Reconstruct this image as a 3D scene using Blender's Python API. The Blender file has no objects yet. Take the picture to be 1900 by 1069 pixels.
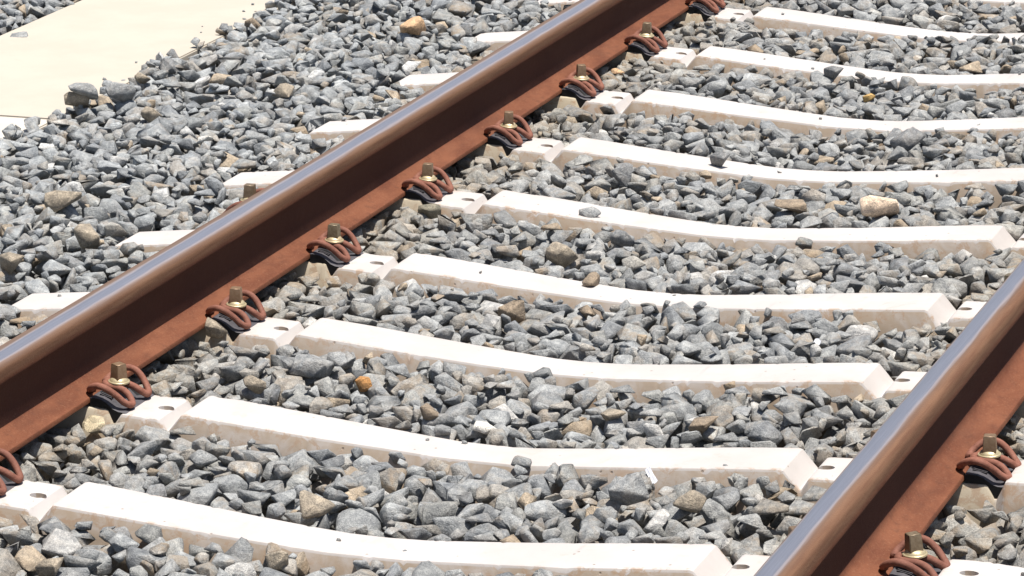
import bpy, bmesh, math, random
import numpy as np
from mathutils import Vector, Matrix

random.seed(7)
rng = np.random.default_rng(11)
SC = bpy.context.scene
COL = SC.collection

# ------------------------------------------------------------------ camera
CAM_POS = np.array([2.5539, -6.2659, 2.3362])
YAW, PITCH, ROLL, FPX = 0.3484, 0.2725, -0.0192, 7077.2      # FPX: focal length in pixels of the 1900 px wide photo


def cam_axes():
    cy, sy, cp, sp = math.cos(YAW), math.sin(YAW), math.cos(PITCH), math.sin(PITCH)
    f = np.array([-sy * cp, cy * cp, -sp])
    r = np.array([cy, sy, 0.0])
    u = np.cross(r, f)
    c, s = math.cos(ROLL), math.sin(ROLL)
    return r * c + u * s, -r * s + u * c, f


CR, CU, CF = cam_axes()
cd = bpy.data.cameras.new('camera')
cam = bpy.data.objects.new('camera', cd)
COL.objects.link(cam)
m = Matrix.Identity(4)
for i in range(3):
    m[i][0], m[i][1], m[i][2], m[i][3] = CR[i], CU[i], -CF[i], CAM_POS[i]
cam.matrix_world = m
cd.sensor_width = 36
cd.lens = FPX / 1900 * 36
cd.clip_start = 0.1
cd.clip_end = 500
SC.camera = cam

# ------------------------------------------------------------------ world, sun, exposure
SUN = Vector((0.21, -0.06, 1.0)).normalized()
w = bpy.data.worlds.new('World')
SC.world = w
w.use_nodes = True
wn = w.node_tree
wn.nodes.clear()
sky = wn.nodes.new('ShaderNodeTexSky')
sky.sky_type = 'NISHITA'
sky.sun_disc = False
sky.sun_elevation = math.asin(SUN.z)
sky.sun_rotation = math.atan2(SUN.x, SUN.y)
sky.air_density = 1.0
sky.dust_density = 1.5
bg = wn.nodes.new('ShaderNodeBackground')
bg.inputs[1].default_value = 0.075
wo = wn.nodes.new('ShaderNodeOutputWorld')
wn.links.new(sky.outputs[0], bg.inputs[0])
wn.links.new(bg.outputs[0], wo.inputs[0])

sl = bpy.data.lights.new('sun', 'SUN')
sl.energy = 5.0
sl.angle = math.radians(0.53)
sl.color = (1.0, 0.955, 0.89)
so = bpy.data.objects.new('sun', sl)
COL.objects.link(so)
so.rotation_euler = SUN.to_track_quat('Z', 'Y').to_euler()
so.location = (0, 0, 20)

SC.view_settings.view_transform = 'Standard'
SC.view_settings.look = 'None'
SC.view_settings.exposure = 0.52
SC.view_settings.gamma = 1.0
SC.view_settings.use_curve_mapping = False

# ------------------------------------------------------------------ track geometry constants
G = 0.9236                       # half distance between rail seats
SP = 0.6                         # sleeper spacing
DY = {0: .0035, 1: -.003, 2: .0056, 3: -.0194, 4: .0027, 5: .0029, 6: .0047, 7: .003}
SLEEPERS = list(range(-2, 12))


def sy(i):
    return i * SP + DY.get(i, 0.0)


# ------------------------------------------------------------------ helpers
def tag(o, label=None, cat=None, group=None, kind=None):
    if label: o['label'] = label
    if cat: o['category'] = cat
    if group: o['group'] = group
    if kind: o['kind'] = kind
    return o


def link(name, me, mat=None, parent=None):
    o = bpy.data.objects.new(name, me)
    COL.objects.link(o)
    if mat and me and not me.materials:
        me.materials.append(mat)
    if parent:
        o.parent = parent
    return o


def mesh_py(name, v, f):
    me = bpy.data.meshes.new(name)
    me.from_pydata([tuple(map(float, p)) for p in v], [], f)
    me.update()
    return me


def smooth(me, angle=35):
    me.shade_smooth()
    bm = bmesh.new()
    bm.from_mesh(me)
    for e in bm.edges:
        if len(e.link_faces) == 2 and e.calc_face_angle(0) > math.radians(angle):
            e.smooth = False
    bm.to_mesh(me)
    bm.free()
    return me


def project(P):
    d = np.asarray(P) - CAM_POS
    z = d @ CF
    return 950 + FPX * (d @ CR) / z, 534.5 - FPX * (d @ CU) / z, z


def ray_dir(u, v):
    return CF + CR * (u - 950) / FPX - CU * (v - 534.5) / FPX


# ------------------------------------------------------------------ material helpers
class NT:
    def __init__(s, name):
        s.m = bpy.data.materials.new(name)
        s.m.use_nodes = True
        s.t = s.m.node_tree
        s.t.nodes.clear()
        s.out = s.n('ShaderNodeOutputMaterial')
        s.b = s.n('ShaderNodeBsdfPrincipled')
        s.l(s.b.outputs[0], s.out.inputs[0])

    def n(s, t, **k):
        n = s.t.nodes.new(t)
        for a, v in k.items():
            setattr(n, a, v)
        return n

    def l(s, a, b):
        s.t.links.new(a, b)

    def set(s, sock, v):
        if hasattr(v, 'is_output') or hasattr(v, 'links'):
            s.l(v, sock)
        else:
            sock.default_value = v if not (isinstance(v, tuple) and len(v) == 3) else (*v, 1)

    def coord(s, kind='Object'):
        return s.n('ShaderNodeTexCoord').outputs[kind]

    def noise(s, co, scale, detail=4, rough=.55, dist=0, stretch=None):
        if stretch:
            mp = s.n('ShaderNodeMapping')
            mp.inputs['Scale'].default_value = stretch
            s.l(co, mp.inputs[0])
            co = mp.outputs[0]
        n = s.n('ShaderNodeTexNoise')
        s.l(co, n.inputs['Vector'])
        n.inputs['Scale'].default_value = scale
        n.inputs['Detail'].default_value = detail
        n.inputs['Roughness'].default_value = rough
        n.inputs['Distortion'].default_value = dist
        return n.outputs[0]

    def ramp(s, v, a, b, lo=0.0, hi=1.0):
        n = s.n('ShaderNodeMapRange', interpolation_type='SMOOTHSTEP')
        s.set(n.inputs[0], v)
        for k, x in zip((1, 2, 3, 4), (a, b, lo, hi)):
            n.inputs[k].default_value = x
        return n.outputs[0]

    def math(s, op, a, b=0.0, clamp=False):
        n = s.n('ShaderNodeMath', operation=op, use_clamp=clamp)
        s.set(n.inputs[0], a)
        s.set(n.inputs[1], b)
        return n.outputs[0]

    def mix(s, f, a, b, mode='MIX'):
        n = s.n('ShaderNodeMix', data_type='RGBA', blend_type=mode)
        s.set(n.inputs[0], f)
        s.set(n.inputs[6], a)
        s.set(n.inputs[7], b)
        return n.outputs[2]

    def bump(s, h, dist, strength=1.0, prev=None):
        n = s.n('ShaderNodeBump')
        n.inputs['Strength'].default_value = strength
        n.inputs['Distance'].default_value = dist
        s.l(h, n.inputs['Height'])
        if prev is not None:
            s.l(prev, n.inputs['Normal'])
        return n.outputs[0]

    def fin(s, col, rough=.9, metal=0.0, normal=None, spec=.5):
        s.set(s.b.inputs['Base Color'], col)
        s.set(s.b.inputs['Roughness'], rough)
        s.set(s.b.inputs['Metallic'], metal)
        s.b.inputs['Specular IOR Level'].default_value = spec
        if normal is not None:
            s.l(normal, s.b.inputs['Normal'])
        return s.m


def mat_stone(name='crushed_stone'):
    t = NT(name)
    co = t.coord()
    at = t.n('ShaderNodeAttribute', attribute_name='tint')
    tint = at.outputs['Color']
    n1 = t.noise(co, 55, 5, .65)
    n2 = t.noise(co, 420, 3, .7)
    n3 = t.noise(co, 28, 3, .5, .6)
    n4 = t.noise(co, 160, 4, .7)
    c = t.mix(t.ramp(n1, .3, .72), (0.66, 0.67, 0.69), (1.28, 1.27, 1.25))
    c = t.mix(1.0, tint, c, 'MULTIPLY')
    c2 = t.mix(t.ramp(n2, .35, .66), (0.72, .73, .74), (1.28, 1.27, 1.25))
    c = t.mix(1.0, c, c2, 'MULTIPLY')
    # earthy patches whose amount is stored with each stone
    amt = t.math('MULTIPLY', at.outputs['Alpha'], t.ramp(t.math('ADD', n3, t.math('MULTIPLY', n4, .35)), .58, .82), True)
    c = t.mix(amt, c, (0.30, 0.225, 0.15))
    # tiny pale crystals
    v = t.n('ShaderNodeTexVoronoi')
    t.l(co, v.inputs['Vector'])
    v.inputs['Scale'].default_value = 330
    cr = t.math('MULTIPLY', t.ramp(v.outputs['Distance'], .1, .2, 1, 0), t.ramp(n4, .56, .62))
    c = t.mix(t.math('MULTIPLY', cr, .7), c, (.5, .5, .5))
    h = t.math('ADD', t.math('MULTIPLY', n4, 1.0), t.math('MULTIPLY', n2, .35))
    nb = t.bump(h, .005, .85)
    nb = t.bump(n1, .008, .55, nb)
    return t.fin(c, .82, 0, nb, .35)


def mat_concrete(name, base, alt, stain, seat=None, pits=True):
    t = NT(name)
    co = t.coord()
    oi = t.n('ShaderNodeObjectInfo').outputs['Random']
    ad = t.n('ShaderNodeVectorMath', operation='ADD')
    cmb = t.n('ShaderNodeCombineXYZ')
    t.l(t.math('MULTIPLY', oi, 37.0), cmb.inputs[1])
    t.l(co, ad.inputs[0])
    t.l(cmb.outputs[0], ad.inputs[1])
    cr = ad.outputs[0]
    n1 = t.noise(cr, 5, 6, .6)
    n2 = t.noise(cr, 60, 5, .7)
    n3 = t.noise(cr, 16, 5, .6, .8)
    n5 = t.noise(cr, 500, 2, .6)
    c = t.mix(t.ramp(n1, .35, .65), base, alt)
    c = t.mix(t.ramp(n3, .57, .78, 0, .45), c, stain)
    c = t.mix(t.ramp(n2, .62, .78, 0, .35), c, tuple(x * .72 for x in stain))
    sep = t.n('ShaderNodeSeparateXYZ')
    t.l(co, sep.inputs[0])
    if seat:
        # yellowish tone of the rail seats and a darker beige on the steep flanks
        v = t.math('ABSOLUTE', t.math('SUBTRACT', t.math('ABSOLUTE', sep.outputs[0]), G))
        c = t.mix(t.ramp(v, .13, .145, .75, 0), c, seat)
        gn = t.n('ShaderNodeNewGeometry')
        sn = t.n('ShaderNodeSeparateXYZ')
        t.l(gn.outputs['True Normal'], sn.inputs[0])
        side = t.ramp(t.math('ABSOLUTE', sn.outputs[1]), .75, .92)
        side = t.math('MULTIPLY', side, t.ramp(n3, .3, .62, .45, .95))
        side = t.math('MULTIPLY', side, t.ramp(v, .12, .16, .3, 1))
        c = t.mix(side, c, (.34, .262, .188))
        ay = t.math('ABSOLUTE', sep.outputs[1])
        n6 = t.noise(cr, 34, 5, .75, .5)
        arris = t.math('MULTIPLY', t.math('MULTIPLY', t.ramp(ay, .060, .073), t.ramp(ay, .082, .094, 1, 0)), t.ramp(n6, .50, .60))
        c = t.mix(t.math('MULTIPLY', arris, .75), c, (.33, .22, .14))
        n7 = t.noise(cr, 7, 6, .72, 1.2)
        c = t.mix(t.ramp(n7, .58, .70, 0, .38), c, (.36, .31, .26))
        n8 = t.noise(cr, 3.1, 3, .6, .3, (.25, 1, 1))
        c = t.mix(t.ramp(n8, .55, .75, 0, .22), c, (.40, .385, .37))
        c = t.mix(t.math('MULTIPLY', oi, .16), c, (.40, .36, .32))
        rr = t.math('ABSOLUTE', t.math('SUBTRACT', v, .14))
        c = t.mix(t.math('MULTIPLY', t.ramp(rr, .0, .05, 1, 0), t.ramp(n6, .42, .7, 0, .5)), c, (.36, .21, .12))
    if pits:
        vo = t.n('ShaderNodeTexVoronoi')
        t.l(cr, vo.inputs['Vector'])
        vo.inputs['Scale'].default_value = 30
        pit = t.math('MULTIPLY', t.ramp(vo.outputs['Distance'], .05, .11, 1, 0), t.ramp(t.noise(cr, 23, 2), .52, .57))
        c = t.mix(t.math('MULTIPLY', pit, .7), c, (.2, .15, .11))
        h = t.math('SUBTRACT', t.math('ADD', t.math('MULTIPLY', n2, .6), t.math('MULTIPLY', n5, .25)), t.math('MULTIPLY', pit, 1.2))
    else:
        h = t.math('ADD', n2, t.math('MULTIPLY', n5, .3))
    nb = t.bump(h, .0022, .5)
    return t.fin(c, .9, 0, nb, .3)


def mat_rail(name, e0, e1, e2, e3):
    """e0..e3: where across the head the rubbed band fades in and out (towards the gauge side of each rail)"""
    t = NT(name)
    co = t.coord()
    sep = t.n('ShaderNodeSeparateXYZ')
    t.l(co, sep.inputs[0])
    a, z = sep.outputs[0], sep.outputs[2]
    streak = t.noise(co, 6, 4, .6, 0, (18, .8, 18))
    n1 = t.noise(co, 14, 5, .6, 0, (1, .45, 1))
    n2 = t.noise(co, 220, 4, .7)
    n3 = t.noise(co, 45, 4, .65)
    rust = t.mix(t.ramp(n1, .3, .7), (.112, .036, .018), (.185, .068, .034))
    rust = t.mix(t.ramp(n3, .5, .75, 0, .6), rust, (.095, .036, .02))
    rust = t.mix(t.ramp(n2, .5, .75, 0, .6), rust, (.25, .12, .068))
    n9 = t.noise(co, 3.2, 5, .65, .4, (1.5, .5, 1.5))
    rust = t.mix(t.ramp(n9, .5, .68, 0, .45), rust, (.085, .036, .022))
    # shade below the head, painted into the web as a darker colour
    web_shade = t.math('MULTIPLY', t.ramp(z, .028, .05), t.ramp(z, .125, .14, 1, 0))
    rust = t.mix(t.math('MULTIPLY', web_shade, .9), rust, (.062, .022, .013))
    # head flank: brown, thinner rust
    hd = t.ramp(z, .134, .15)
    brown = t.mix(t.ramp(streak, .3, .7), (.118, .056, .031), (.175, .092, .052))
    brown = t.mix(t.ramp(n2, .4, .8, 0, .5), brown, (.13, .06, .032))
    c = t.mix(hd, rust, brown)
    # rubbed steel on the crown of the head, fading into the rusty shoulders
    aw = t.math('ADD', a, t.math('MULTIPLY', t.math('SUBTRACT', streak, .5), .012))
    top = t.ramp(z, .158, .1655)
    fade = t.math('MULTIPLY', t.math('MULTIPLY', t.ramp(aw, e0 - .030, e1 - .010), t.ramp(aw, e2, e3 + .014, 1, 0)), top)
    band = t.math('MULTIPLY', t.math('MULTIPLY', t.ramp(aw, e0, e1), t.ramp(aw, e2, e3, 1, 0)), top)
    c = t.mix(t.math('MULTIPLY', fade, .75), c, (.155, .115, .09))
    fine = t.noise(co, 60, 3, .6, 0, (30, .12, 30))
    bandc = t.mix(t.ramp(fine, .3, .7), (.31, .31, .35), (.40, .40, .445))
    c = t.mix(band, c, bandc)
    rough = t.mix(fade, (.75, .75, .75), (.5, .5, .5))
    rough = t.mix(band, rough, (.45, .45, .45))
    h = t.math('ADD', n2, t.math('MULTIPLY', n3, .8))
    inv = t.math('SUBTRACT', 1.0, fade)
    nb = t.bump(t.math('MULTIPLY', h, inv), .002, .7)
    t.fin(c, .6, 0, nb, .22)
    t.l(rough, t.b.inputs['Roughness'])
    t.l(t.math('ADD', t.math('MULTIPLY', t.ramp(band, .35, .95), .75), t.math('MULTIPLY', fade, .04)), t.b.inputs['Metallic'])
    return t.m


def mat_simple(name, c1, c2, scale=60, rough=.7, metal=0.0, bump=.0008, spec=.5, c3=None):
    t = NT(name)
    co = t.coord()
    n1 = t.noise(co, scale, 5, .65)
    n2 = t.noise(co, scale * 6, 3, .6)
    c = t.mix(t.ramp(n1, .32, .68), c1, c2)
    if c3:
        c = t.mix(t.ramp(n2, .58, .75, 0, .6), c, c3)
        oi = t.n('ShaderNodeObjectInfo').outputs['Random']
        c = t.mix(t.math('MULTIPLY', oi, .45), c, c3)
    return t.fin(c, rough, metal, t.bump(t.math('ADD', n1, n2), bump, .6), spec)


def mat_ground():
    t = NT('packed_gravel_ground')
    co = t.coord()
    v = t.n('ShaderNodeTexVoronoi')
    t.l(co, v.inputs['Vector'])
    v.inputs['Scale'].default_value = 26
    n = t.noise(co, 60, 5, .7)
    c = t.mix(v.outputs['Color'], (.10, .10, .10), (.19, .185, .175))
    c = t.mix(t.ramp(n, .5, .8, 0, .6), c, (.16, .12, .08))
    return t.fin(c, .95, 0, t.bump(v.outputs['Distance'], .03, 1.0), .2)


def mat_plate():
    # black nylon, mixed to grey on its upward faces
    t = NT('grey_topped_black_nylon')
    co = t.coord()
    gn = t.n('ShaderNodeNewGeometry')
    sn = t.n('ShaderNodeSeparateXYZ')
    t.l(gn.outputs['True Normal'], sn.inputs[0])
    n1 = t.noise(co, 90, 5, .65)
    up = t.math('MULTIPLY', t.ramp(sn.outputs[2], .4, .85), t.ramp(n1, .2, .6, .55, 1))
    c = t.mix(up, (.012, .012, .013), (.085, .080, .088))
    return t.fin(c, .6, 0, t.bump(n1, .0006, .5), .3)


M_STONE = mat_stone()
M_SLEEPER = mat_concrete('pale_sleeper_concrete', (.485, .456, .438), (.435, .405, .385), (.43, .365, .305), seat=(.46, .385, .25))
M_SLAB = mat_concrete('cream_slab_concrete', (.445, .402, .335), (.425, .38, .315), (.40, .355, .29), pits=False)
M_SLAB2 = mat_concrete('pale_slab_concrete', (.52, .48, .42), (.48, .44, .385), (.45, .40, .34), pits=False)
M_RAIL = {-1: mat_rail('rusty_rail_steel_left', -.014, .000, .012, .030), 1: mat_rail('rusty_rail_steel_right', -.031, -.022, .000, .016)}
M_CLIP = mat_simple('rusty_spring_steel', (.175, .066, .042), (.27, .115, .078), 70, .75, 0, .0012, .3, (.11, .045, .032))
M_PLATE = mat_plate()
M_PAD = mat_simple('black_rubber', (.02, .02, .02), (.035, .033, .03), 80, .7)
M_HEAD = mat_simple('weathered_screw_head', (.13, .10, .058), (.21, .17, .11), 110, .45, .35, .0005, .5, (.30, .15, .08))
M_WASHER = mat_simple('zinc_plated_washer', (.40, .34, .20), (.50, .44, .29), 90, .45, .35, .0004, .5, (.40, .26, .14))
M_GROUND = mat_ground()
M_PAPER = mat_simple('white_paper', (.74, .75, .80), (.80, .80, .84), 20, .6)

# ------------------------------------------------------------------ ground
gm = mesh_py('ground', [(-60, -40, -.17), (60, -40, -.17), (60, 90, -.17), (-60, 90, -.17)], [(0, 1, 2, 3)])
tag(link('ground', gm, M_GROUND), kind='structure')

# ------------------------------------------------------------------ sleepers
PROF = [(-G, -.053), (-G + .08, -.052), (-.773, -.047), (-.653, -.038), (-.534, -.028), (-.424, -.018), (-.290, -.0075), (-.283, -.0095),
        (-.252, -.046), (-.247, -.046), (-.233, -.0235), (-.228, -.021), (-.150, -.0175), (-.146, -.020), (-.132, -.038), (-.128, -.038), (-.117, -.012), (-.112, -.0105),
        (-.07, -.0095), (0, -.006), (.07, -.002), (.116, -.0005), (.121, -.003), (.134, -.027), (.139, -.027), (.155, .0085), (.160, .0105),
        (.235, .012), (.26, .010), (.43, -.008), (.437, -.013)]
PX = np.array([p[0] for p in PROF])
PZ = np.array([p[1] for p in PROF])
XEND = G + .437


def top_z(x):
    return np.interp(np.abs(x) - G, PX, PZ)


def half_w(x):
    ax = np.abs(x)
    return np.interp(ax, [0, .15, .40, .55, .9, 1.2, 1.36], [.056, .060, .071, .074, .0745, .074, .073])


BAT = .30


def sleeper_mesh(seed):
    r = np.random.default_rng(seed)
    xs = set(np.round(np.arange(-XEND, XEND, .007), 5))
    for p in PX:
        for s in (-1, 1):
            xs.add(round(float(s * (p + G)), 5))
    xs = np.array(sorted(xs))
    keep = [0]
    must = {round(float(s * (p + G)), 5) for p in PX for s in (-1, 1)}
    for i in range(1, len(xs)):
        if xs[i] - xs[keep[-1]] > .003 or xs[i] in must:
            keep.append(i)
    xs = xs[keep]
    n = len(xs)
    # smooth random functions along the beam for chipped arrises
    def rnd(scale, amp, thr=None):
        k = int(2.8 / scale) + 4
        v = r.random(k)
        f = np.interp(xs + 1.4, np.arange(k) * scale, v)
        if thr is not None:
            f = np.clip((f - thr) / (1 - thr), 0, 1)
        return f * amp
    verts, faces = [], []
    rad = .005
    chipN = .0012 + rnd(.009, .006, .80) + rnd(.05, .005, .8)
    chipF = .0012 + rnd(.009, .005, .82) + rnd(.06, .004, .8)
    wobN = rnd(.25, .003) - .0015
    wobZ = rnd(.3, .003) - .0015
    cols = None
    for i, x in enumerate(xs):
        z = float(top_z(x)) + wobZ[i]
        hw = float(half_w(x)) + wobN[i]
        cn, cf = chipN[i] + rad * .5, chipF[i] + rad * .5
        sec = []
        zb = -.205
        sec.append((-(hw + BAT * (z - zb)), zb))
        sec.append((-(hw + BAT * .05), z - .05))
        sec.append((-(hw + BAT * cn * 1.6) + .0, z - cn * 1.6))
        sec.append((-(hw - cn * .35), z - cn * .45))
        sec.append((-(hw - cn * 1.5), z - .0003))
        for q in (-.5, 0, .5):
            sec.append((hw * q, z + (r.random() - .5) * .0006))
        sec.append(((hw - cf * 1.5), z - .0003))
        sec.append(((hw - cf * .35), z - cf * .45))
        sec.append(((hw + BAT * cf * 1.6), z - cf * 1.6))
        sec.append(((hw + BAT * .05), z - .05))
        sec.append(((hw + BAT * (z - zb)), zb))
        cols = len(sec)
        verts += [(x, y, zz) for y, zz in sec]
    for i in range(n - 1):
        for j in range(cols):
            k = (j + 1) % cols
            faces.append((i * cols + j, i * cols + k, (i + 1) * cols + k, (i + 1) * cols + j))
    faces.append(tuple(range(cols))[::-1])
    faces.append(tuple((n - 1) * cols + j for j in range(cols)))
    me = mesh_py('concrete_sleeper', verts, faces)
    bm = bmesh.new()
    bm.from_mesh(me)
    bmesh.ops.recalc_face_normals(bm, faces=bm.faces)
    bm.to_mesh(me)
    bm.free()
    # recesses for the screw dowels
    ob = bpy.data.objects.new('tmp', me)
    COL.objects.link(ob)
    cutv, cutf = [], []
    for s in (-1, 1):
        for vv, dz in ((-.2165, -.02), (.206, .011)):
            cx = s * (G + vv)
            b0 = len(cutv)
            N = 20
            for k in range(N):
                t = 2 * math.pi * k / N
                cutv.append((cx + .0185 * math.cos(t), .0145 * math.sin(t), dz + .02))
            for k in range(N):
                t = 2 * math.pi * k / N
                cutv.append((cx + .0165 * math.cos(t), .0125 * math.sin(t), dz - .016))
            for k in range(N):
                q = (k + 1) % N
                cutf.append((b0 + k, b0 + N + k, b0 + N + q, b0 + q))
            cutf.append(tuple(b0 + k for k in range(N)))
            cutf.append(tuple(b0 + N + k for k in range(N))[::-1])
    cm = mesh_py('cut', cutv, cutf)
    bm = bmesh.new(); bm.from_mesh(cm); bmesh.ops.recalc_face_normals(bm, faces=bm.faces); bm.to_mesh(cm); bm.free()
    co = bpy.data.objects.new('cut', cm)
    COL.objects.link(co)
    md = ob.modifiers.new('b', 'BOOLEAN')
    md.object = co
    md.operation = 'DIFFERENCE'
    md.solver = 'EXACT'
    dg = bpy.context.evaluated_depsgraph_get()
    res = bpy.data.meshes.new_from_object(ob.evaluated_get(dg))
    bpy.data.objects.remove(ob)
    bpy.data.objects.remove(co)
    res.name = 'concrete_sleeper'
    smooth(res, 28)
    res.materials.clear()
    res.materials.append(M_SLEEPER)
    return res


ORD = {-2: 'second below the frame', -1: 'just below the frame', 0: 'lowest in the photo', 1: 'second from the bottom of the photo', 2: 'third from the bottom of the photo',
       3: 'fourth from the bottom of the photo', 4: 'fifth from the bottom of the photo', 5: 'sixth from the bottom of the photo',
       6: 'seventh from the bottom of the photo', 7: 'eighth from the bottom of the photo', 8: 'ninth from the bottom, under the top left rail clip',
       9: 'topmost one just showing at the upper right corner'}
SM = [sleeper_mesh(s) for s in (3, 5, 9, 14, 21)]
SL_LABEL = {
    0: 'pale concrete sleeper lying lowest in the photo, its left end cut by the frame',
    1: 'pale concrete sleeper second from the bottom, a white paper scrap against its near side',
    2: 'pale concrete sleeper third from the bottom, across the middle of the bed',
    3: 'pale concrete sleeper fourth from the bottom, small dark stone on its far edge',
    4: 'pale concrete sleeper fifth from the bottom, a grey stone lying on its left half',
    5: 'pale concrete sleeper sixth from the bottom, dark stones sitting against its middle',
    6: 'pale concrete sleeper seventh from the bottom, third one below the top',
    7: 'pale concrete sleeper eighth from the bottom, near the top right corner',
    8: 'pale concrete sleeper ninth from the bottom, beside the highest clip at the top edge',
    9: 'pale concrete sleeper barely showing along the top edge at the right corner'}
for i in SLEEPERS:
    o = link('concrete_sleeper', SM[i % 5])
    o.location = (0, sy(i), 0)
    o.rotation_euler = (random.uniform(-.006, .006), 0, random.uniform(-.0025, .0025))
    tag(o, SL_LABEL.get(i, 'pale concrete sleeper out of view, ' + {-2: 'second below the frame', -1: 'just below the frame', 10: 'just beyond the top edge', 11: 'second beyond the top edge'}.get(i, '')), 'sleeper', 'concrete sleepers under the rails')

# ------------------------------------------------------------------ rails
half = [(0, 0), (.073, 0), (.075, .002), (.075, .0095), (.0735, .0118), (.060, .0142), (.045, .0172), (.032, .0208), (.024, .0248), (.0175, .031), (.0125, .040), (.0095, .052),
        (.0083, .070), (.0083, .095), (.0095, .110), (.0130, .1195), (.020, .1255), (.0335, .1308), (.0360, .1325), (.0366, .1350),
        (.0358, .150), (.0350, .1585), (.0330, .1635), (.0295, .1672), (.0245, .1694), (.0175, .1709), (.010, .1717), (0, .172)]
prof = half + [(-x, z) for x, z in half[-2:0:-1]]


def rail_mesh(y0, y1):
    ys = np.arange(y0, y1 + .01, .25)
    n = len(prof)
    v = [(x, y, z) for y in ys for x, z in prof]
    f = []
    for i in range(len(ys) - 1):
        for j in range(n):
            k = (j + 1) % n
            f.append((i * n + j, i * n + k, (i + 1) * n + k, (i + 1) * n + j))
    f.append(tuple(range(n))[::-1])
    f.append(tuple((len(ys) - 1) * n + j for j in range(n)))
    me = mesh_py('rail', v, f)
    bm = bmesh.new(); bm.from_mesh(me); bmesh.ops.recalc_face_normals(bm, faces=bm.faces); bm.to_mesh(me); bm.free()
    return smooth(me, 40)


CANT = math.atan(1 / 20)
RM = rail_mesh(-1.4, 7.0)
RAILS = {}
for s, lab in ((-1, 'long rusty steel rail running from the lower left corner to the top centre'), (1, 'rusty steel rail cutting across the lower right corner')):
    o = link('steel_rail', RM.copy(), M_RAIL[s])
    o.location = (s * G, 0, 0)
    o.rotation_euler = (0, -s * CANT, 0)        # both rails lean towards the middle of the track
    tag(o, lab, 'rail', 'rails of the track')
    RAILS[s] = o


# ------------------------------------------------------------------ fastenings
def tube(path, rad, sides=10, sub=6, ends=True):
    P = [np.array(p, float) for p in path]
    pts = []
    for i in range(len(P) - 1):
        p0 = P[i - 1] if i > 0 else 2 * P[0] - P[1]
        p1, p2 = P[i], P[i + 1]
        p3 = P[i + 2] if i + 2 < len(P) else 2 * P[-1] - P[-2]
        for k in range(sub):
            t = k / sub
            pts.append(.5 * ((2 * p1) + (-p0 + p2) * t + (2 * p0 - 5 * p1 + 4 * p2 - p3) * t * t + (-p0 + 3 * p1 - 3 * p2 + p3) * t ** 3))
    pts.append(P[-1])
    v, f = [], []
    T = [pts[min(i + 1, len(pts) - 1)] - pts[max(i - 1, 0)] for i in range(len(pts))]
    T = [t / np.linalg.norm(t) for t in T]
    nrm = np.cross(T[0], [0, 0, 1.0]); nrm /= np.linalg.norm(nrm)
    for i, p in enumerate(pts):
        nrm = nrm - T[i] * (nrm @ T[i]); nrm /= np.linalg.norm(nrm)
        bn = np.cross(T[i], nrm)
        rr = rad * (.7 if i in (0, len(pts) - 1) else 1)
        for k in range(sides):
            a = 2 * math.pi * k / sides
            v.append(p + rr * (math.cos(a) * nrm + math.sin(a) * bn))
    for i in range(len(pts) - 1):
        for k in range(sides):
            q = (k + 1) % sides
            f.append((i * sides + k, i * sides + q, (i + 1) * sides + q, (i + 1) * sides + k))
    f.append(tuple(range(sides))[::-1])
    f.append(tuple((len(pts) - 1) * sides + k for k in range(sides)))
    me = mesh_py('tube', v, f)
    bm = bmesh.new(); bm.from_mesh(me); bmesh.ops.recalc_face_normals(bm, faces=bm.faces); bm.to_mesh(me); bm.free()
    return smooth(me, 50)


# omega shaped spring clip; a = away from the rail centre, b = along the track
hb = [(.064, .024, .0195), (.062, .036, .0198), (.066, .049, .025), (.078, .060, .035), (.095, .067, .041), (.113, .068, .038), (.131, .063, .026),
      (.146, .055, .010), (.155, .045, .002), (.156, .034, .001), (.149, .026, .008), (.136, .020, .018), (.118, .0175, .0240), (.098, .0175, .0255), (.084, .013, .0265)]
clip_path = [(a, -b, z) for a, b, z in hb] + [(.079, 0, .0268)] + [(a, b, z) for a, b, z in hb[::-1]]
ME_CLIP = tube(clip_path, .0072, 10, 5)
ME_CLIP.materials.append(M_CLIP)


def lathe(pr, n=24):
    v, f = [], []
    for r_, z in pr:
        for k in range(n):
            a = 2 * math.pi * k / n
            v.append((r_ * math.cos(a), r_ * math.sin(a), z))
    for i in range(len(pr) - 1):
        for k in range(n):
            q = (k + 1) % n
            f.append((i * n + k, i * n + q, (i + 1) * n + q, (i + 1) * n + k))
    f.append(tuple(range(n))[::-1])
    f.append(tuple((len(pr) - 1) * n + k for k in range(n)))
    me = mesh_py('lathe', v, f)
    bm = bmesh.new(); bm.from_mesh(me); bmesh.ops.recalc_face_normals(bm, faces=bm.faces); bm.to_mesh(me); bm.free()
    return smooth(me, 35)


ME_WASH = lathe([(.008, .030), (.0215, .030), (.0228, .0312), (.0228, .0338), (.0215, .0350), (.0200, .0352), (.0190, .0372), (.0165, .0402), (.0120, .0425), (.002, .0428)])
ME_WASH.materials.append(M_WASHER)


def head_mesh():
    bm = bmesh.new()
    v = []
    for hw_, z in ((.0132, .038), (.0116, .0700), (.0108, .0715)):
        v.append([bm.verts.new((sx * hw_, sy_ * hw_, z)) for sx, sy_ in ((-1, -1), (1, -1), (1, 1), (-1, 1))])
    for i in range(2):
        for k in range(4):
            q = (k + 1) % 4
            bm.faces.new((v[i][k], v[i][q], v[i + 1][q], v[i + 1][k]))
    bm.faces.new(v[2])
    bm.faces.new(v[0][::-1])
    bmesh.ops.bevel(bm, geom=[e for e in bm.edges], offset=.0012, segments=2, affect='EDGES')
    bmesh.ops.recalc_face_normals(bm, faces=bm.faces)
    me = bpy.data.meshes.new('screw_head')
    bm.to_mesh(me); bm.free()
    return smooth(me, 50)


ME_HEAD = head_mesh()
ME_HEAD.materials.append(M_HEAD)


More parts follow.
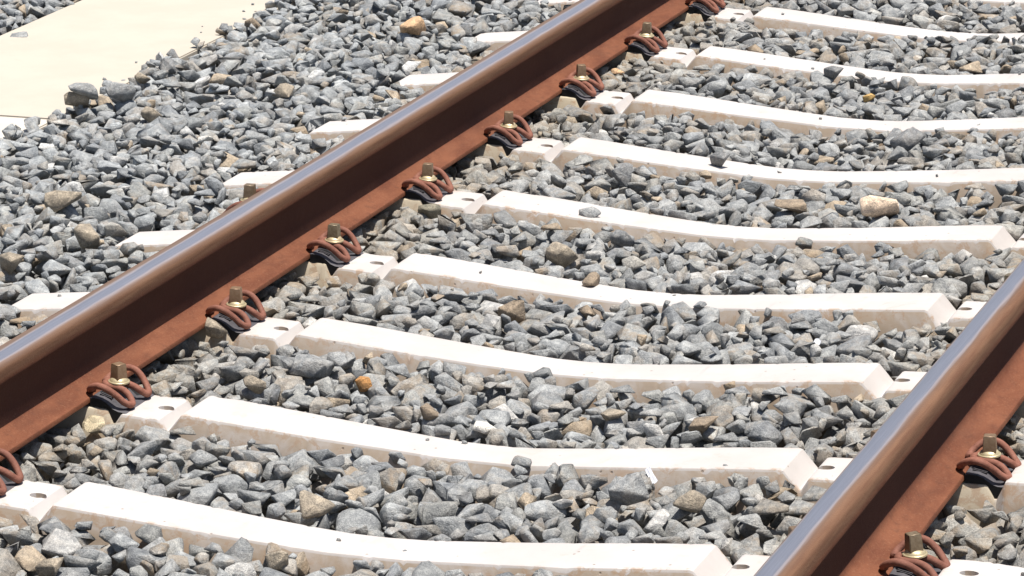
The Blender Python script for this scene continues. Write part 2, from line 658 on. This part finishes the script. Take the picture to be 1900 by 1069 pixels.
def plate_mesh():
    # angled guide plate: wedge lying against the rail foot and down in the sleeper's trough
    bm = bmesh.new()
    pr = [(.0765, -.0035), (.0765, .0135), (.083, .0150), (.100, .0135), (.112, .0085), (.128, -.0040), (.140, -.0080), (.152, -.0085), (.158, -.0110), (.158, -.0150),
          (.152, -.0175), (.1315, -.0345), (.128, -.0345), (.1185, -.0085), (.112, -.0055)]
    N = len(pr)
    bs = [-.070, -.068, -.050, -.047, -.026, -.023, .023, .026, .047, .050, .068, .070]
    rows = []
    for b in bs:
        row = []
        pocket = (.047 > abs(b) > .0255) or False
        inner = abs(abs(b) - .0365) < .012
        for k, (a, z) in enumerate(pr):
            zz = z
            if inner and 2 <= k <= 5:
                zz = z - .006
            sc = 1.0
            if abs(b) > .069 and k in (1, 2, 3, 4, 5, 6, 7, 8):
                zz -= .0012
            row.append(bm.verts.new((a, b, zz)))
        rows.append(row)
    for i in range(len(bs) - 1):
        for k in range(N):
            q = (k + 1) % N
            bm.faces.new((rows[i][k], rows[i][q], rows[i + 1][q], rows[i + 1][k]))
    bm.faces.new(rows[0][::-1]); bm.faces.new(rows[-1])
    # small ribs in the pockets
    for b in (-.0400, -.0330, .0330, .0400):
        g = bmesh.ops.create_cube(bm, size=1, matrix=Matrix.Translation((.098, b, .0085)) @ Matrix.Rotation(.25, 4, 'Y') @ Matrix.Diagonal((.028, .0022, .006, 1)))
    bmesh.ops.recalc_face_normals(bm, faces=bm.faces)
    me = bpy.data.meshes.new('guide_plate')
    bm.to_mesh(me); bm.free()
    return smooth(me, 30)


ME_PLATE = plate_mesh()
ME_PLATE.materials.append(M_PLATE)

ME_SHANK = lathe([(.011, -.01), (.011, .105)], 16)
ME_SHANK.materials.append(M_HEAD)

bm = bmesh.new()
bmesh.ops.create_cube(bm, size=1, matrix=Matrix.Translation((0, 0, -.003)) @ Matrix.Diagonal((.144, .136, .0055, 1)))
ME_PAD = bpy.data.meshes.new('rail_pad')
bm.to_mesh(ME_PAD); bm.free()
ME_PAD.materials.append(M_PAD)

HROT = {(-1, 1, 1): 62, (-1, 1, 2): 12, (-1, 1, 3): 2, (-1, 1, 4): 10, (-1, 1, 5): 20, (-1, 1, 6): 28, (-1, 1, 7): 8, (1, 1, 0): 38, (1, 1, 1): 8}
CLIPLAB = ['rusty omega clip cut off by the left edge, lowest on the long rail',
           'rusty clip with square screw on the long rail, lowest one seen whole',
           'rusty clip and square screw on the long rail beside the third lowest sleeper',
           'rusty clip and dark square screw on the long rail beside the fourth lowest sleeper',
           'rusty clip and screw on the long rail with an olive stone below it',
           'rusty clip and screw on the long rail beside the sixth lowest sleeper',
           'rusty clip and screw on the long rail beside the seventh lowest sleeper',
           'rusty clip and screw on the long rail, second from the top edge',
           'rusty clip cut by the top edge at the far end of the long rail']
ORDW = ['lowest', 'second', 'third', 'fourth', 'fifth', 'sixth', 'seventh', 'eighth', 'ninth']


def fastening(s, side, i):
    """s: which rail (-1 left, 1 right); side: +1 right flank of that rail, -1 left flank"""
    e = bpy.data.objects.new('rail_fastening', None)
    COL.objects.link(e)
    e.empty_display_size = .05
    # local a axis points away from the rail centre
    R = Matrix.Rotation(-s * CANT, 4, 'Y')
    if side < 0:
        R = R @ Matrix.Rotation(math.pi, 4, 'Z')
    e.matrix_world = Matrix.Translation((s * G, sy(i), 0)) @ R
    up = .072 if (s, side, i) == (-1, -1, 3) else 0.0     # one screw stands loose and high
    ck = link('spring_clip', ME_CLIP, None, e)
    ck.location = (random.uniform(-.0015, .001), random.uniform(-.003, .003), up)
    ck.rotation_euler = (random.uniform(-.02, .02), 0, random.uniform(-.045, .045))
    if up:
        link('screw_shank', ME_SHANK, None, e).location = (.109, 0, 0)
    link('guide_plate', ME_PLATE, None, e)
    wv = link('washer', ME_WASH, None, e); wv.location = (.109, 0, up)
    h = link('screw_head', ME_HEAD, None, e)
    h.location = (.109, 0, up)
    h.rotation_euler = (random.uniform(-.03, .03), random.uniform(-.03, .03), math.radians(HROT.get((s, side, i), random.uniform(0, 90))))
    if side > 0:
        link('rail_pad', ME_PAD, None, e)
    if s < 0 and side > 0 and 0 <= i <= 8:
        lab = CLIPLAB[i]
    elif s > 0 and side > 0 and i in (0, 1):
        lab = ('rusty omega clip on the lower right rail, the lower one cut by the bottom edge', 'rusty omega clip on the lower right rail, the upper one above a cream block')[i]
    elif s < 0 and side < 0 and i == 3:
        lab = 'dark screw head and clip peeping over the left side of the long rail'
    else:
        where = ('below the frame' if i < 0 else 'at the %s sleeper' % ((ORDW + ['tenth'])[i]))
        lab = 'rusty clip on the %s flank of the %s rail, hidden %s' % ('right' if side > 0 else 'left', 'long' if s < 0 else 'right hand', where)
    tag(e, lab, 'rail clip', 'rail fastenings along the rail feet')
    return e


for i in range(-1, 10):
    for s in (-1, 1):
        for side in (-1, 1):
            if s == 1 and i > 7:
                continue
            fastening(s, side, i)

# ------------------------------------------------------------------ concrete slabs on the left
SX0, SX1, SJ = -2.745, -2.080, 2.864


def slab(y0, y1, mat, label, dz):
    bm = bmesh.new()
    bmesh.ops.create_cube(bm, size=1, matrix=Matrix.Translation(((SX0 + SX1) / 2, (y0 + y1) / 2, -.05 + dz)) @ Matrix.Diagonal((SX1 - SX0, y1 - y0, .10, 1)))
    bmesh.ops.bevel(bm, geom=list(bm.edges), offset=.004, segments=2, affect='EDGES')
    me = bpy.data.meshes.new('concrete_slab'); bm.to_mesh(me); bm.free()
    o = link('concrete_slab', smooth(me, 40), mat)
    tag(o, label, 'slab', 'concrete slabs in a row beside the ballast')


slab(SJ + .0015, SJ + 2.4, M_SLAB, 'large cream concrete slab at the upper left beyond the thin joint', 0)
slab(SJ + 2.403, SJ + 4.8, M_SLAB, 'cream concrete slab farther along, past the top of the photo', 0)
slab(SJ - 2.4, SJ - .0015, M_SLAB2, 'whiter concrete slab at the left edge on the near side of the joint', -.002)
slab(SJ - 4.8, SJ - 2.403, M_SLAB, 'cream concrete slab nearest the viewer, left of the photo', 0)

# ------------------------------------------------------------------ ballast: stones are dropped one by one onto a height map
RES = .005
X0, X1, Y0, Y1 = -3.35, 1.75, -.95, 5.75
NX, NY = int((X1 - X0) / RES), int((Y1 - Y0) / RES)
gx = X0 + (np.arange(NX) + .5) * RES
gy = Y0 + (np.arange(NY) + .5) * RES
GX, GY = np.meshgrid(gx, gy, indexing='ij')


def lowfreq(nx, ny, amp):
    a = rng.random((nx, ny))
    xi = np.linspace(0, nx - 1.001, NX); yi = np.linspace(0, ny - 1.001, NY)
    x0 = xi.astype(int); y0 = yi.astype(int); fx = (xi - x0)[:, None]; fy = (yi - y0)[None]
    fx = fx * fx * (3 - 2 * fx); fy = fy * fy * (3 - 2 * fy)
    return amp * 2 * ((a[x0][:, y0] * (1 - fx) + a[x0 + 1][:, y0] * fx) * (1 - fy) + (a[x0][:, y0 + 1] * (1 - fx) + a[x0 + 1][:, y0 + 1] * fx) * fy - .5)


tgt = np.interp(gx, [-3.4, -2.72, -2.05, -1.5, -1.2, -1.02, -.84, -.62, -.35, 0, .35, .62, .84, 1.02, 1.3, 1.8],
                [.0, .006, .012, .004, -.008, -.034, -.030, -.030, -.046, -.058, -.046, -.032, -.032, -.036, -.016, -.008])[:, None] + lowfreq(24, 30, .012)
cap = tgt + .018 + lowfreq(130, 170, .010)
H = tgt - .095
owner = -np.ones((NX, NY), np.int32)
BLOCK = -9.0
OBST = np.full((NX, NY), -9.0)
for i in SLEEPERS:
    d = np.abs(GY - sy(i))
    tz = top_z(gx)[:, None]
    hw_ = half_w(gx)[:, None]
    inside = (np.abs(gx)[:, None] < XEND)
    flank = tz - (d - hw_) / BAT
    ztop = np.minimum(tz, flank)
    m_ = inside & (ztop > -.2)
    H = np.where(m_, np.maximum(H, ztop), H)
    # keep stones off the visible tops; the field ends may be overlapped at the edges
    mm = inside & (d < hw_ - .006) & (np.abs(gx)[:, None] < G + .38)
    cap = np.where(mm, BLOCK, cap)
    mm = inside & (d < hw_ - .020) & (np.abs(gx)[:, None] >= G + .38)
    cap = np.where(mm, BLOCK, cap)
    # fastenings
    for s in (-1, 1):
        mm = (d < .078) & (np.abs(GX - s * G) < .166)
        cap = np.where(mm, BLOCK, cap)
for s in (-1, 1):
    a = np.abs(GX - s * G)
    cap = np.where(a < .083, np.minimum(cap, -.022), cap)
    cap = np.where((a >= .083) & (a < .10), np.minimum(cap, -.012), cap)
inslab = (GX > SX0) & (GX < SX1)
H = np.where(inslab, 0.0, H)
cap = np.where(inslab, np.where((GX > SX1 - .028 - .02 * np.sin(GY * 9) * np.sin(GY * 23)) | (GX < SX0 + .02), .04, BLOCK), cap)
HFULL = H.copy()

# --- stone shapes
def hull_shape(r, k):
    n = r.integers(8, 13)
    p = r.normal(size=(n, 3)); p /= np.linalg.norm(p, axis=1)[:, None]
    p *= r.uniform(.82, 1.0, (n, 1))
    ax = np.array([1.0, r.uniform(.66, .95), r.uniform(.52, .82)])
    p = np.sign(p) * np.abs(p) ** .8 * ax
    bm = bmesh.new()
    for q in p: bm.verts.new(q)
    bmesh.ops.convex_hull(bm, input=list(bm.verts))
    bmesh.ops.delete(bm, geom=[v for v in bm.verts if not v.link_faces], context='VERTS')
    bmesh.ops.dissolve_limit(bm, angle_limit=math.radians(14), verts=list(bm.verts), edges=list(bm.edges))
    bmesh.ops.recalc_face_normals(bm, faces=bm.faces)
    lo = bm.copy()
    bmesh.ops.triangulate(lo, faces=list(lo.faces))
    bm.normal_update()
    planes = []
    for f in bm.faces:
        planes.append((*f.normal, f.normal.dot(f.calc_center_median())))
    hi = bm.copy()
    bmesh.ops.bevel(hi, geom=list(hi.edges), offset=r.uniform(.045, .10), segments=1, affect='EDGES', profile=.6, clamp_overlap=True)
    bmesh.ops.triangulate(hi, faces=list(hi.faces))
    vs = np.array([v.co[:] for v in hi.verts])
    vs = vs + r.normal(size=vs.shape) * .020
    hf = np.array([[v.index for v in f.verts] for f in hi.faces])
    lo.verts.index_update()
    lv = np.array([v.co[:] for v in lo.verts]); lf = np.array([[v.index for v in f.verts] for f in lo.faces])
    bm.free(); hi.free(); lo.free()
    return np.array(planes), vs, hf, lv, lf


def rand_rot(r, tilt):
    yaw = r.uniform(0, 2 * math.pi)
    q = Matrix.Rotation(yaw, 3, 'Z') @ Matrix.Rotation(r.normal() * tilt, 3, 'X') @ Matrix.Rotation(r.normal() * tilt, 3, 'Y')
    return np.array(q)


def rasterise(planes, R, sc):
    """top and bottom heights of a rotated, scaled convex stone on the grid"""
    nrm = planes[:, :3] @ R.T
    d = planes[:, 3] * sc
    h = int(math.ceil(sc * 1.05 / RES))
    c = np.arange(-h, h + 1) * RES
    xx, yy = np.meshgrid(c, c, indexing='ij')
    top = np.full(xx.shape, 9.0); bot = np.full(xx.shape, -9.0)
    for (a, b, cz), dd in zip(nrm, d):
        if abs(cz) < 1e-3:
            ok = a * xx + b * yy <= dd
            top = np.where(ok, top, -9); continue
        z = (dd - a * xx - b * yy) / cz
        if cz > 0: top = np.minimum(top, z)
        else: bot = np.maximum(bot, z)
    return h, top, bot, top > bot


SR = np.random.default_rng(5)
SHAPES = [hull_shape(SR, k) for k in range(46)]


class Var:
    pass


def make_var(k, sc, tilt=.5, R=None):
    v = Var()
    v.k, v.sc = k, sc
    v.R = rand_rot(SR, tilt) if R is None else R
    v.h, top, bot, mk = rasterise(SHAPES[k][0], v.R, sc)
    v.top, v.bot, v.mk = top, np.where(mk, bot, 99.0), mk
    v.topm = np.where(mk, top, -99.0)
    return v


SIZES = {'L': (.047, .066), 'M': (.037, .051), 'S': (.018, .030)}
VARS = {c: [make_var(SR.integers(len(SHAPES)), SR.uniform(*SIZES[c]), .28 if c == 'S' else .42) for _ in range(260)] for c in SIZES}
STONES = []      # (var, x, y, z)


def drop(v, ix, iy, sink=.003, force=False):
    h = v.h
    if ix - h < 0 or iy - h < 0 or ix + h >= NX or iy + h >= NY: return None
    sl_ = (slice(ix - h, ix + h + 1), slice(iy - h, iy + h + 1))
    z = (H[sl_] - v.bot)[v.mk].max() - sink
    if not force:
        if ((z + v.topm) > cap[sl_])[v.mk].any(): return None
    return z


def commit(v, ix, iy, z):
    h = v.h
    sl_ = (slice(ix - h, ix + h + 1), slice(iy - h, iy + h + 1))
    t = z + v.topm
    Hs = H[sl_]
    up = v.mk & (t > Hs)
    Hs[up] = t[up]
    owner[sl_][up] = len(STONES)
    STONES.append((v, gx[ix], gy[iy], z))
    return len(STONES) - 1


def fill(cls, spacing, tries, skip_slab=True):
    nxs, nys = int((X1 - X0) / spacing), int((Y1 - Y0) / spacing)
    cells = [(a, b) for a in range(nxs) for b in range(nys)]
    random.shuffle(cells)
    jit = max(1, int(spacing / RES))
    V = VARS[cls]
    for a, b in cells:
        x = X0 + a * spacing; y = Y0 + b * spacing
        if SX0 + .06 < x < SX1 - .09: continue
        bx = int((x - X0) / RES); by = int((y - Y0) / RES)
        best = None
        for _ in range(tries):
            v = V[random.randrange(len(V))]
            ix = bx + random.randrange(jit); iy = by + random.randrange(jit)
            z = drop(v, ix, iy)
            if z is not None:
                zt = z + v.topm.max()
                if best is None or zt < best[0]:
                    best = (zt, v, ix, iy, z)
        if best: commit(*best[1:])


# distinctive stones of the photograph: px, py (centre), width px, height ratio, colour key, label, smooth?
HEROES = [
    (768, 48, 50, .72, 'orange', 'smooth pale orange pebble on the grey ballast near the top, left of the long rail'),
    (1627, 392, 74, .62, 'peach', 'large peach and cream coloured stone in the ballast at the right'),
    (1470, 384, 62, .5, 'brown', 'flat brown brick-shaped stone left of the peach coloured one'),
    (675, 720, 34, 1.0, 'amber', 'small bright amber stone between the second and third sleepers'),
    (1614, 184, 24, .9, 'yellow', 'small yellow orange stone between upper sleepers at the right'),
    (1148, 131, 26, .6, 'orange', 'little orange pebble beside a clip near the top of the long rail'),
    (896, 800, 46, .6, 'white', 'white stone against the far edge of the second sleeper'),
    (952, 578, 52, .85, 'brown', 'rounded brown stone between the third and fourth sleepers'),
    (1050, 486, 62, .8, 'tan', 'tan pinkish stone below the fifth sleeper, right of centre'),
    (1172, 490, 44, .8, 'pale', 'pale whitish stone between the fourth and fifth sleepers'),
    (1684, 262, 68, .7, 'dark', 'large dark grey stone in the ballast at the upper right'),
    (1160, 334, 44, 1.0, 'dark', 'dark pointed stone under the sixth sleeper'),
    (1161, 448, 48, .8, 'dark', 'dark brown grey stone against the near side of the fifth sleeper'),
    (1165, 918, 78, .85, 'grey', 'big grey block leaning on the near side of the second sleeper beside the paper'),
    (118, 390, 68, .55, 'tan', 'broad tan stone in the ballast at the left edge area'),
    (587, 950, 66, .8, 'tan', 'brownish tan stone just below the second sleeper'),
    (176, 806, 50, .7, 'cream', 'rounded cream stone under the clip at the lower left'),
    (402, 632, 42, .9, 'tan', 'pale tan stone leaning on the rail seat under the third clip'),
    (797, 390, 44, .75, 'olive', 'olive grey rounded stone beside the rail foot at the middle clip'),
    (143, 218, 48, .6, 'tan', 'flat tan stone overlapping the slab corner next to the joint'),
    (155, 192, 56, .6, 'grey', 'grey stone lying on the slab edge above the flat tan one'),
    (222, 186, 58, .7, 'grey', 'grey stone with a dark right face on the slab edge'),
    (266, 156, 30, .8, 'tan', 'small brown cube-like stone on the slab edge'),
    (308, 124, 36, .9, 'dark', 'dark stone standing at the slab edge'),
    (478, 42, 38, .7, 'brown', 'brown grey stone at the slab edge near the top of the photo'),
    (38, 64, 36, .5, 'grey', 'single grey stone lying on the slab at the top left'),
    (165, 445, 52, .9, 'tan', 'round tan stone among grey ones left of the long rail'),
    (215, 442, 44, .8, 'pale', 'pale round stone left of the long rail above a sleeper end'),
    (25, 500, 52, .9, 'tan', 'tan stone cut by the left edge of the photo'),
    (380, 256, 32, .5, 'white', 'small white stone in the grey ballast left of the long rail'),
    (577, 678, 84, .55, 'grey', 'wide flat grey stone right of the third clip from the lower left'),
    (1278, 955, 64, .7, 'tan', 'tan orange stone between the two lowest sleepers, right half'),
    (1315, 808, 58, .7, 'brown', 'reddish brown stone behind the second sleeper, right of centre'),
    (1735, 838 - 60, 50, .7, 'grey', 'grey stone by the right rail'),
    (800, 765, 44, .8, 'brown', 'brown stone in the ballast above the middle of the second sleeper'),
    (1140, 778, 50, .6, 'tan', 'tan stone above the second sleeper, right of centre'),
    (470, 722, 44, .8, 'tan', 'tan stone behind the left part of the second sleeper'),
    (285, 215, 40, .8, 'tan', 'tan brown stone in the left ballast'),
    (525, 180, 44, .7, 'tan', 'tan stone in the ballast below the slab'),
    (520, 1050, 44, .9, 'tan', 'tan stone at the bottom edge below the lowest sleeper'),
    (95, 1056, 56, .9, 'tan', 'tan rounded stone at the bottom left corner'),
    (1385, 770, 44, .7, 'grey', 'grey stone'),
    (1090, 574, 36, .8, 'brown', 'brown stone against the near side of the fourth sleeper'),
    (1548, 152, 36, .9, 'dark', 'dark stone overlapping the eighth sleeper at the top right'),
    (620, 770 - 90, 40, .7, 'grey', 'grey stone'),
]
ON_SLEEPER = [
    (1092, 398, 42, .65, 'grey', 'single grey stone lying on top of the fifth sleeper'),
    (1339, 302, 38, .85, 'dark', 'dark stone lying on the sixth sleeper, right of centre'),
    (1097, 521, 34, .9, 'brown', 'small brown grey stone on the far edge of the fourth sleeper'),
]
COLS = {'orange': (.66, .43, .25), 'peach': (.82, .64, .48), 'brown': (.30, .235, .17), 'amber': (.50, .25, .09), 'yellow': (.62, .40, .15), 'white': (.80, .77, .70),
        'tan': (.36, .305, .235), 'pale': (.42, .40, .36), 'dark': (.24, .242, .242), 'grey': (.31, .315, .312), 'cream': (.52, .44, .30), 'olive': (.22, .20, .15)}
HERO = {}        # stone index -> (colour, label)


def march(u, v):
    d = ray_dir(u, v)
    t0 = (.12 - CAM_POS[2]) / d[2]; t1 = (-.16 - CAM_POS[2]) / d[2]
    for t in np.linspace(t0, t1, 260):
        P = CAM_POS + d * t
        ix = int((P[0] - X0) / RES); iy = int((P[1] - Y0) / RES)
        if 0 <= ix < NX and 0 <= iy < NY and P[2] <= H[ix, iy]:
            return ix, iy, P
    return None


def hero(h, sink):
    u, v, wpx, ratio, ck, lab = h
    hit = march(u, v + wpx * ratio * .22)
    if hit is None: return
    ix, iy, P = hit
    dist = (P - CAM_POS) @ CF
    sc = wpx / FPX * dist / 2 / .93
    best = None
    for _ in range(16):
        k = int(SR.integers(len(SHAPES)))
        # long axis roughly across the view
        R = np.array(Matrix.Rotation(YAW + SR.normal() * .3, 3, 'Z') @ Matrix.Rotation(SR.normal() * .15, 3, 'X') @ Matrix.Rotation(SR.normal() * .12, 3, 'Y'))
        P_ = SHAPES[k][1] @ R.T
        ew, eh = np.ptp(P_ @ CR), np.ptp(P_ @ CU)
        e = abs(eh / ew - ratio)
        if best is None or e < best[0]: best = (e, k, R, wpx / FPX * dist / ew)
    best = (best[0], make_var(best[1], best[3], R=best[2]))
    va = best[1]
    if ix - va.h < 0 or iy - va.h < 0 or ix + va.h >= NX or iy + va.h >= NY: return
    z = drop(va, ix, iy, sink, True)
    if z is None: return
    HERO[commit(va, ix, iy, z)] = (ck, lab)
    cv = cap[ix - va.h:ix + va.h + 1, iy - va.h:iy + va.h + 1]
    cv[va.mk] = BLOCK


fill('M', .06, 2)
fill('L', .060, 3)
fill('L', .046, 5)
fill('M', .040, 5)
for h in HEROES: hero(h, .013)
fill('M', .036, 4)
fill('S', .044, 2)
for h in ON_SLEEPER: hero(h, .007)
# crushed fragments: in the gaps everywhere, and a few spilled over concrete
SIZES['T'] = (.006, .014)
VARS['T'] = [make_var(SR.integers(len(SHAPES)), SR.uniform(.005, .008) if q < 40 else SR.uniform(*SIZES['T']), .25) for q in range(120)]
for _ in range(5200):
    x, y = random.uniform(X0 + .1, X1 - .1), random.uniform(Y0 + .1, Y1 - .1)
    ix, iy = int((x - X0) / RES), int((y - Y0) / RES)
    c_ = cap[ix, iy]
    conc = HFULL[ix, iy] > -.07 and c_ < -1
    if SX0 < x < SX1:
        if random.random() > (.30 if x > SX1 - .12 else .012): continue
    elif conc:
        if HFULL[ix, iy] > -.07 and any(abs(x - s * G) < .17 for s in (-1, 1)): continue
        if random.random() > .10: continue
    elif abs(abs(x) - G) < .085: continue
    v = VARS['T'][random.randrange(120)]
    pb = H[ix - 4:ix + 5, iy - 4:iy + 5]
    if pb.max() - pb.min() > .028: continue
    if conc or SX0 - .03 < x < SX1 + .03:
        pa = H[ix - 3:ix + 4, iy - 3:iy + 4]
        if pa.max() - pa.min() > .004: continue
        v = VARS['T'][random.randrange(40)]
    z = drop(v, ix, iy, .001, True)
    if z is not None: commit(v, ix, iy, z)

# --- which stones can be seen, and how large
cnt = np.bincount(owner[owner >= 0].ravel(), minlength=len(STONES))
RAILH = HFULL.copy()
px_area = np.zeros(len(STONES))
inview = np.zeros(len(STONES), bool)
for i, (v, x, y, z) in enumerate(STONES):
    u, w_, d = project((x, y, z))
    if -90 < u < 1990 and -90 < w_ < 1160:
        inview[i] = True
        if 8 < u < 1892 and 8 < w_ < 1061:
            # hidden behind a rail head?
            hid = False
            for s in (-1, 1):
                xr = s * G
                if x < xr - .02:
                    t = (xr - x) / (CAM_POS[0] - x)
                    zc = z + t * (CAM_POS[2] - z)
                    if zc < .172: hid = True
            if not hid:
                px_area[i] = cnt[i] * RES * RES * (FPX / d) ** 2
order = np.argsort(-px_area)
chosen = list(HERO.keys())
chosen = [i for i in chosen if inview[i]]
for i in order:
    if len(chosen) >= 298: break
    if i not in HERO and px_area[i] > 0: chosen.append(int(i))
chosen_set = set(chosen)

# --- colours
def near_rail(x):
    return max(math.exp(-((abs(x + G)) / .22) ** 2), math.exp(-((abs(x - G)) / .26) ** 2))


def stone_colour(x, y):
    nr = near_rail(x)
    r = random.random()
    b = random.gauss(1, .11)
    b = min(max(b, .7), 1.3)
    left = x < -G
    if r < .58 - .25 * nr:
        c, a, w_ = (.306, .312, .309), random.random() * .4, 'grey'
    elif r < .72 - .2 * nr:
        c, a, w_ = (.235, .243, .248), random.random() * .2, 'dark'
    elif r < .87:
        c, a, w_ = (.305, .305, .290), random.random() * .55, 'greenish'
    elif r < .955:
        c, a, w_ = (.325, .305, .275), random.random() * .8, 'tan-grey'
    elif r < .98:
        c, a, w_ = (.38, .31, .23), random.random() * 1.0, 'tan'
    else:
        c, a, w_ = (.46, .45, .43), .1, 'pale'
    k = .45 * nr
    c = tuple(ci * (1 - k) + k * e for ci, e in zip(c, (.33, .295, .235)))
    if left and x < -G - .2:
        c = (c[0] * 1.04, c[1] * 1.06, c[2] * 1.08)
    return (c[0] * b, c[1] * b, c[2] * b, min(1, a + .35 * nr)), w_


TINTS = []
for i, (v, x, y, z) in enumerate(STONES):
    if i in HERO:
        c = COLS[HERO[i][0]]
        TINTS.append(((*c, .15), HERO[i][0]))
    else:
        TINTS.append(stone_colour(x, y))


def build_mesh(name, idx, origin=None):
    VV, FF, CC = [], [], []
    off = 0
    for i in idx:
        v, x, y, z = STONES[i]
        pl, hv, hf, lv, lf = SHAPES[v.k]
        hi = inview[i] and cnt[i] >= 4
        vs, fs = (hv, hf) if hi else (lv, lf)
        P = (vs * v.sc) @ v.R.T
        if origin is None:
            P = P + np.array([x, y, z])
        VV.append(P); FF.append(fs + off)
        off += len(vs)
        CC.append(np.repeat(np.array(TINTS[i][0])[None], len(vs), 0))
    VV = np.concatenate(VV).astype(np.float32); FF = np.concatenate(FF).astype(np.int32); CC = np.concatenate(CC).astype(np.float32)
    me = bpy.data.meshes.new(name)
    me.vertices.add(len(VV)); me.vertices.foreach_set('co', VV.ravel())
    me.loops.add(FF.size); me.loops.foreach_set('vertex_index', FF.ravel())
    me.polygons.add(len(FF)); me.polygons.foreach_set('loop_start', np.arange(0, FF.size, 3, dtype=np.int32))
    me.polygons.foreach_set('loop_total', np.full(len(FF), 3, np.int32))
    at = me.attributes.new('tint', 'FLOAT_COLOR', 'POINT')
    at.data.foreach_set('color', CC.ravel())
    me.update(calc_edges=True)
    me.validate()
    me.materials.append(M_STONE)
    return me


rest = [i for i in range(len(STONES)) if i not in chosen_set]
bal = link('ballast', build_mesh('ballast', rest))
tag(bal, kind='stuff')

BAYW = ['in the lowest sleeper gap', 'second sleeper gap from below', 'third sleeper gap from below', 'fourth sleeper gap from below',
        'fifth sleeper gap from below', 'sixth sleeper gap from below', 'seventh sleeper gap from below', 'in the topmost gap']


def place_words(x, y):
    b = min(max(int(math.floor(y / SP)), 0), 7)
    if x < SX0 + .1: return 'left of the slab at the top left'
    if x < -1.9: return 'along the slab edge, ' + ('lower part' if y < 2.6 else 'upper part')
    if x < -1.36: return 'in the strip beside the slab, ' + ('lower' if y < 1.8 else 'middle' if y < 3 else 'upper') + ' part'
    if x < -G: return 'by the left side of the long rail, ' + ('lower' if y < 1.8 else 'middle' if y < 3 else 'upper') + ' part'
    if x > G: return 'right of the lower right rail'
    pos = ['close to the long rail', 'left part', 'left of the middle', 'middle', 'right of the middle', 'right part', 'close to the right rail'][min(6, int((x + G) / (2 * G) * 7))]
    if y < 0: return 'below the lowest sleeper, ' + pos
    return BAYW[b] + ', ' + pos


labels = {}
for i in chosen:
    v, x, y, z = STONES[i]
    if i in HERO and HERO[i][1] != 'grey stone':
        labels[i] = HERO[i][1]
    else:
        size = 'large' if v.sc > .040 else ('medium' if v.sc > .032 else 'small')
        ht = (v.topm.max() - v.bot.min()) / (2 * v.sc)
        shp = 'flat' if ht < .62 else ('blocky' if ht < .82 else 'upright')
        labels[i] = '%s %s %s stone %s' % (size, shp, TINTS[i][1], place_words(x, y))
by = {}
for i, l in labels.items(): by.setdefault(l, []).append(i)
ROW = {1: [''], 2: ['left', 'right'], 3: ['left', 'middle', 'right'], 4: ['leftmost', 'inner left', 'inner right', 'rightmost']}
for l, ii in by.items():
    if len(ii) == 1 or l == 'grey stone': continue
    ii.sort(key=lambda q: STONES[q][2])
    n_ = len(ii)
    rows = [ii] if n_ <= 3 else [ii[:n_ // 2], ii[n_ // 2:]] if n_ <= 8 else [ii[:n_ // 3], ii[n_ // 3:2 * n_ // 3], ii[2 * n_ // 3:]]
    for rn, row in zip({1: ('',), 2: ('nearer', 'farther'), 3: ('nearest', 'central', 'farthest')}[len(rows)], rows):
        if len(row) > 4: continue
        row.sort(key=lambda q: project((STONES[q][1], STONES[q][2], STONES[q][3]))[0])
        for q, w_ in zip(row, ROW[len(row)]):
            labels[q] += ', ' + (rn + ' ' + w_).strip()
for i in chosen:
    v, x, y, z = STONES[i]
    o = link('ballast_stone', build_mesh('ballast_stone', [i], 1))
    o.location = (x, y, z)
    tag(o, labels[i], 'stone', 'ballast stones of the track bed')

# ------------------------------------------------------------------ litter
def paper(u, v, wpx, hpx, rot, label):
    hit = march(u, v)
    if hit is None: return
    ix, iy, P = hit
    d = (P - CAM_POS) @ CF
    W, L = wpx / FPX * d, hpx / FPX * d
    n = 5
    vs, fs = [], []
    right = Vector((math.cos(YAW), math.sin(YAW), 0))
    back = Vector((-math.sin(YAW), math.cos(YAW), 0))
    for a in range(n):
        for b in range(n):
            s, t = a / (n - 1) - .5, b / (n - 1) - .5
            x_, y_ = s * W * (1 - .25 * t), t * L
            xr, yr = x_ * math.cos(rot) - y_ * math.sin(rot), x_ * math.sin(rot) + y_ * math.cos(rot)
            q = Vector(P) + right * xr + back * (yr * .45) + Vector((0, 0, yr * .95 + .004 + .002 * math.sin(9 * s + 5 * t)))
            vs.append(q)
    for a in range(n - 1):
        for b in range(n - 1):
            fs.append((a * n + b, (a + 1) * n + b, (a + 1) * n + b + 1, a * n + b + 1))
    c = sum(vs, Vector()) / len(vs)
    me = mesh_py('paper_scrap', [q - c for q in vs], fs)
    o = link('paper_scrap', me, M_PAPER)
    o.location = c
    sm = o.modifiers.new('thickness', 'SOLIDIFY'); sm.thickness = .0006
    tag(o, label, 'litter')


paper(1208, 886, 12, 30, .45, 'narrow white paper scrap leaning on the near side of the second sleeper')
paper(1517, 637, 11, 10, -.6, 'tiny white paper fragment among the ballast near the right rail')

print('stones', len(STONES), 'inview', int(inview.sum()), 'tris', sum(len(o.data.polygons) for o in COL.objects if o.type == 'MESH'))
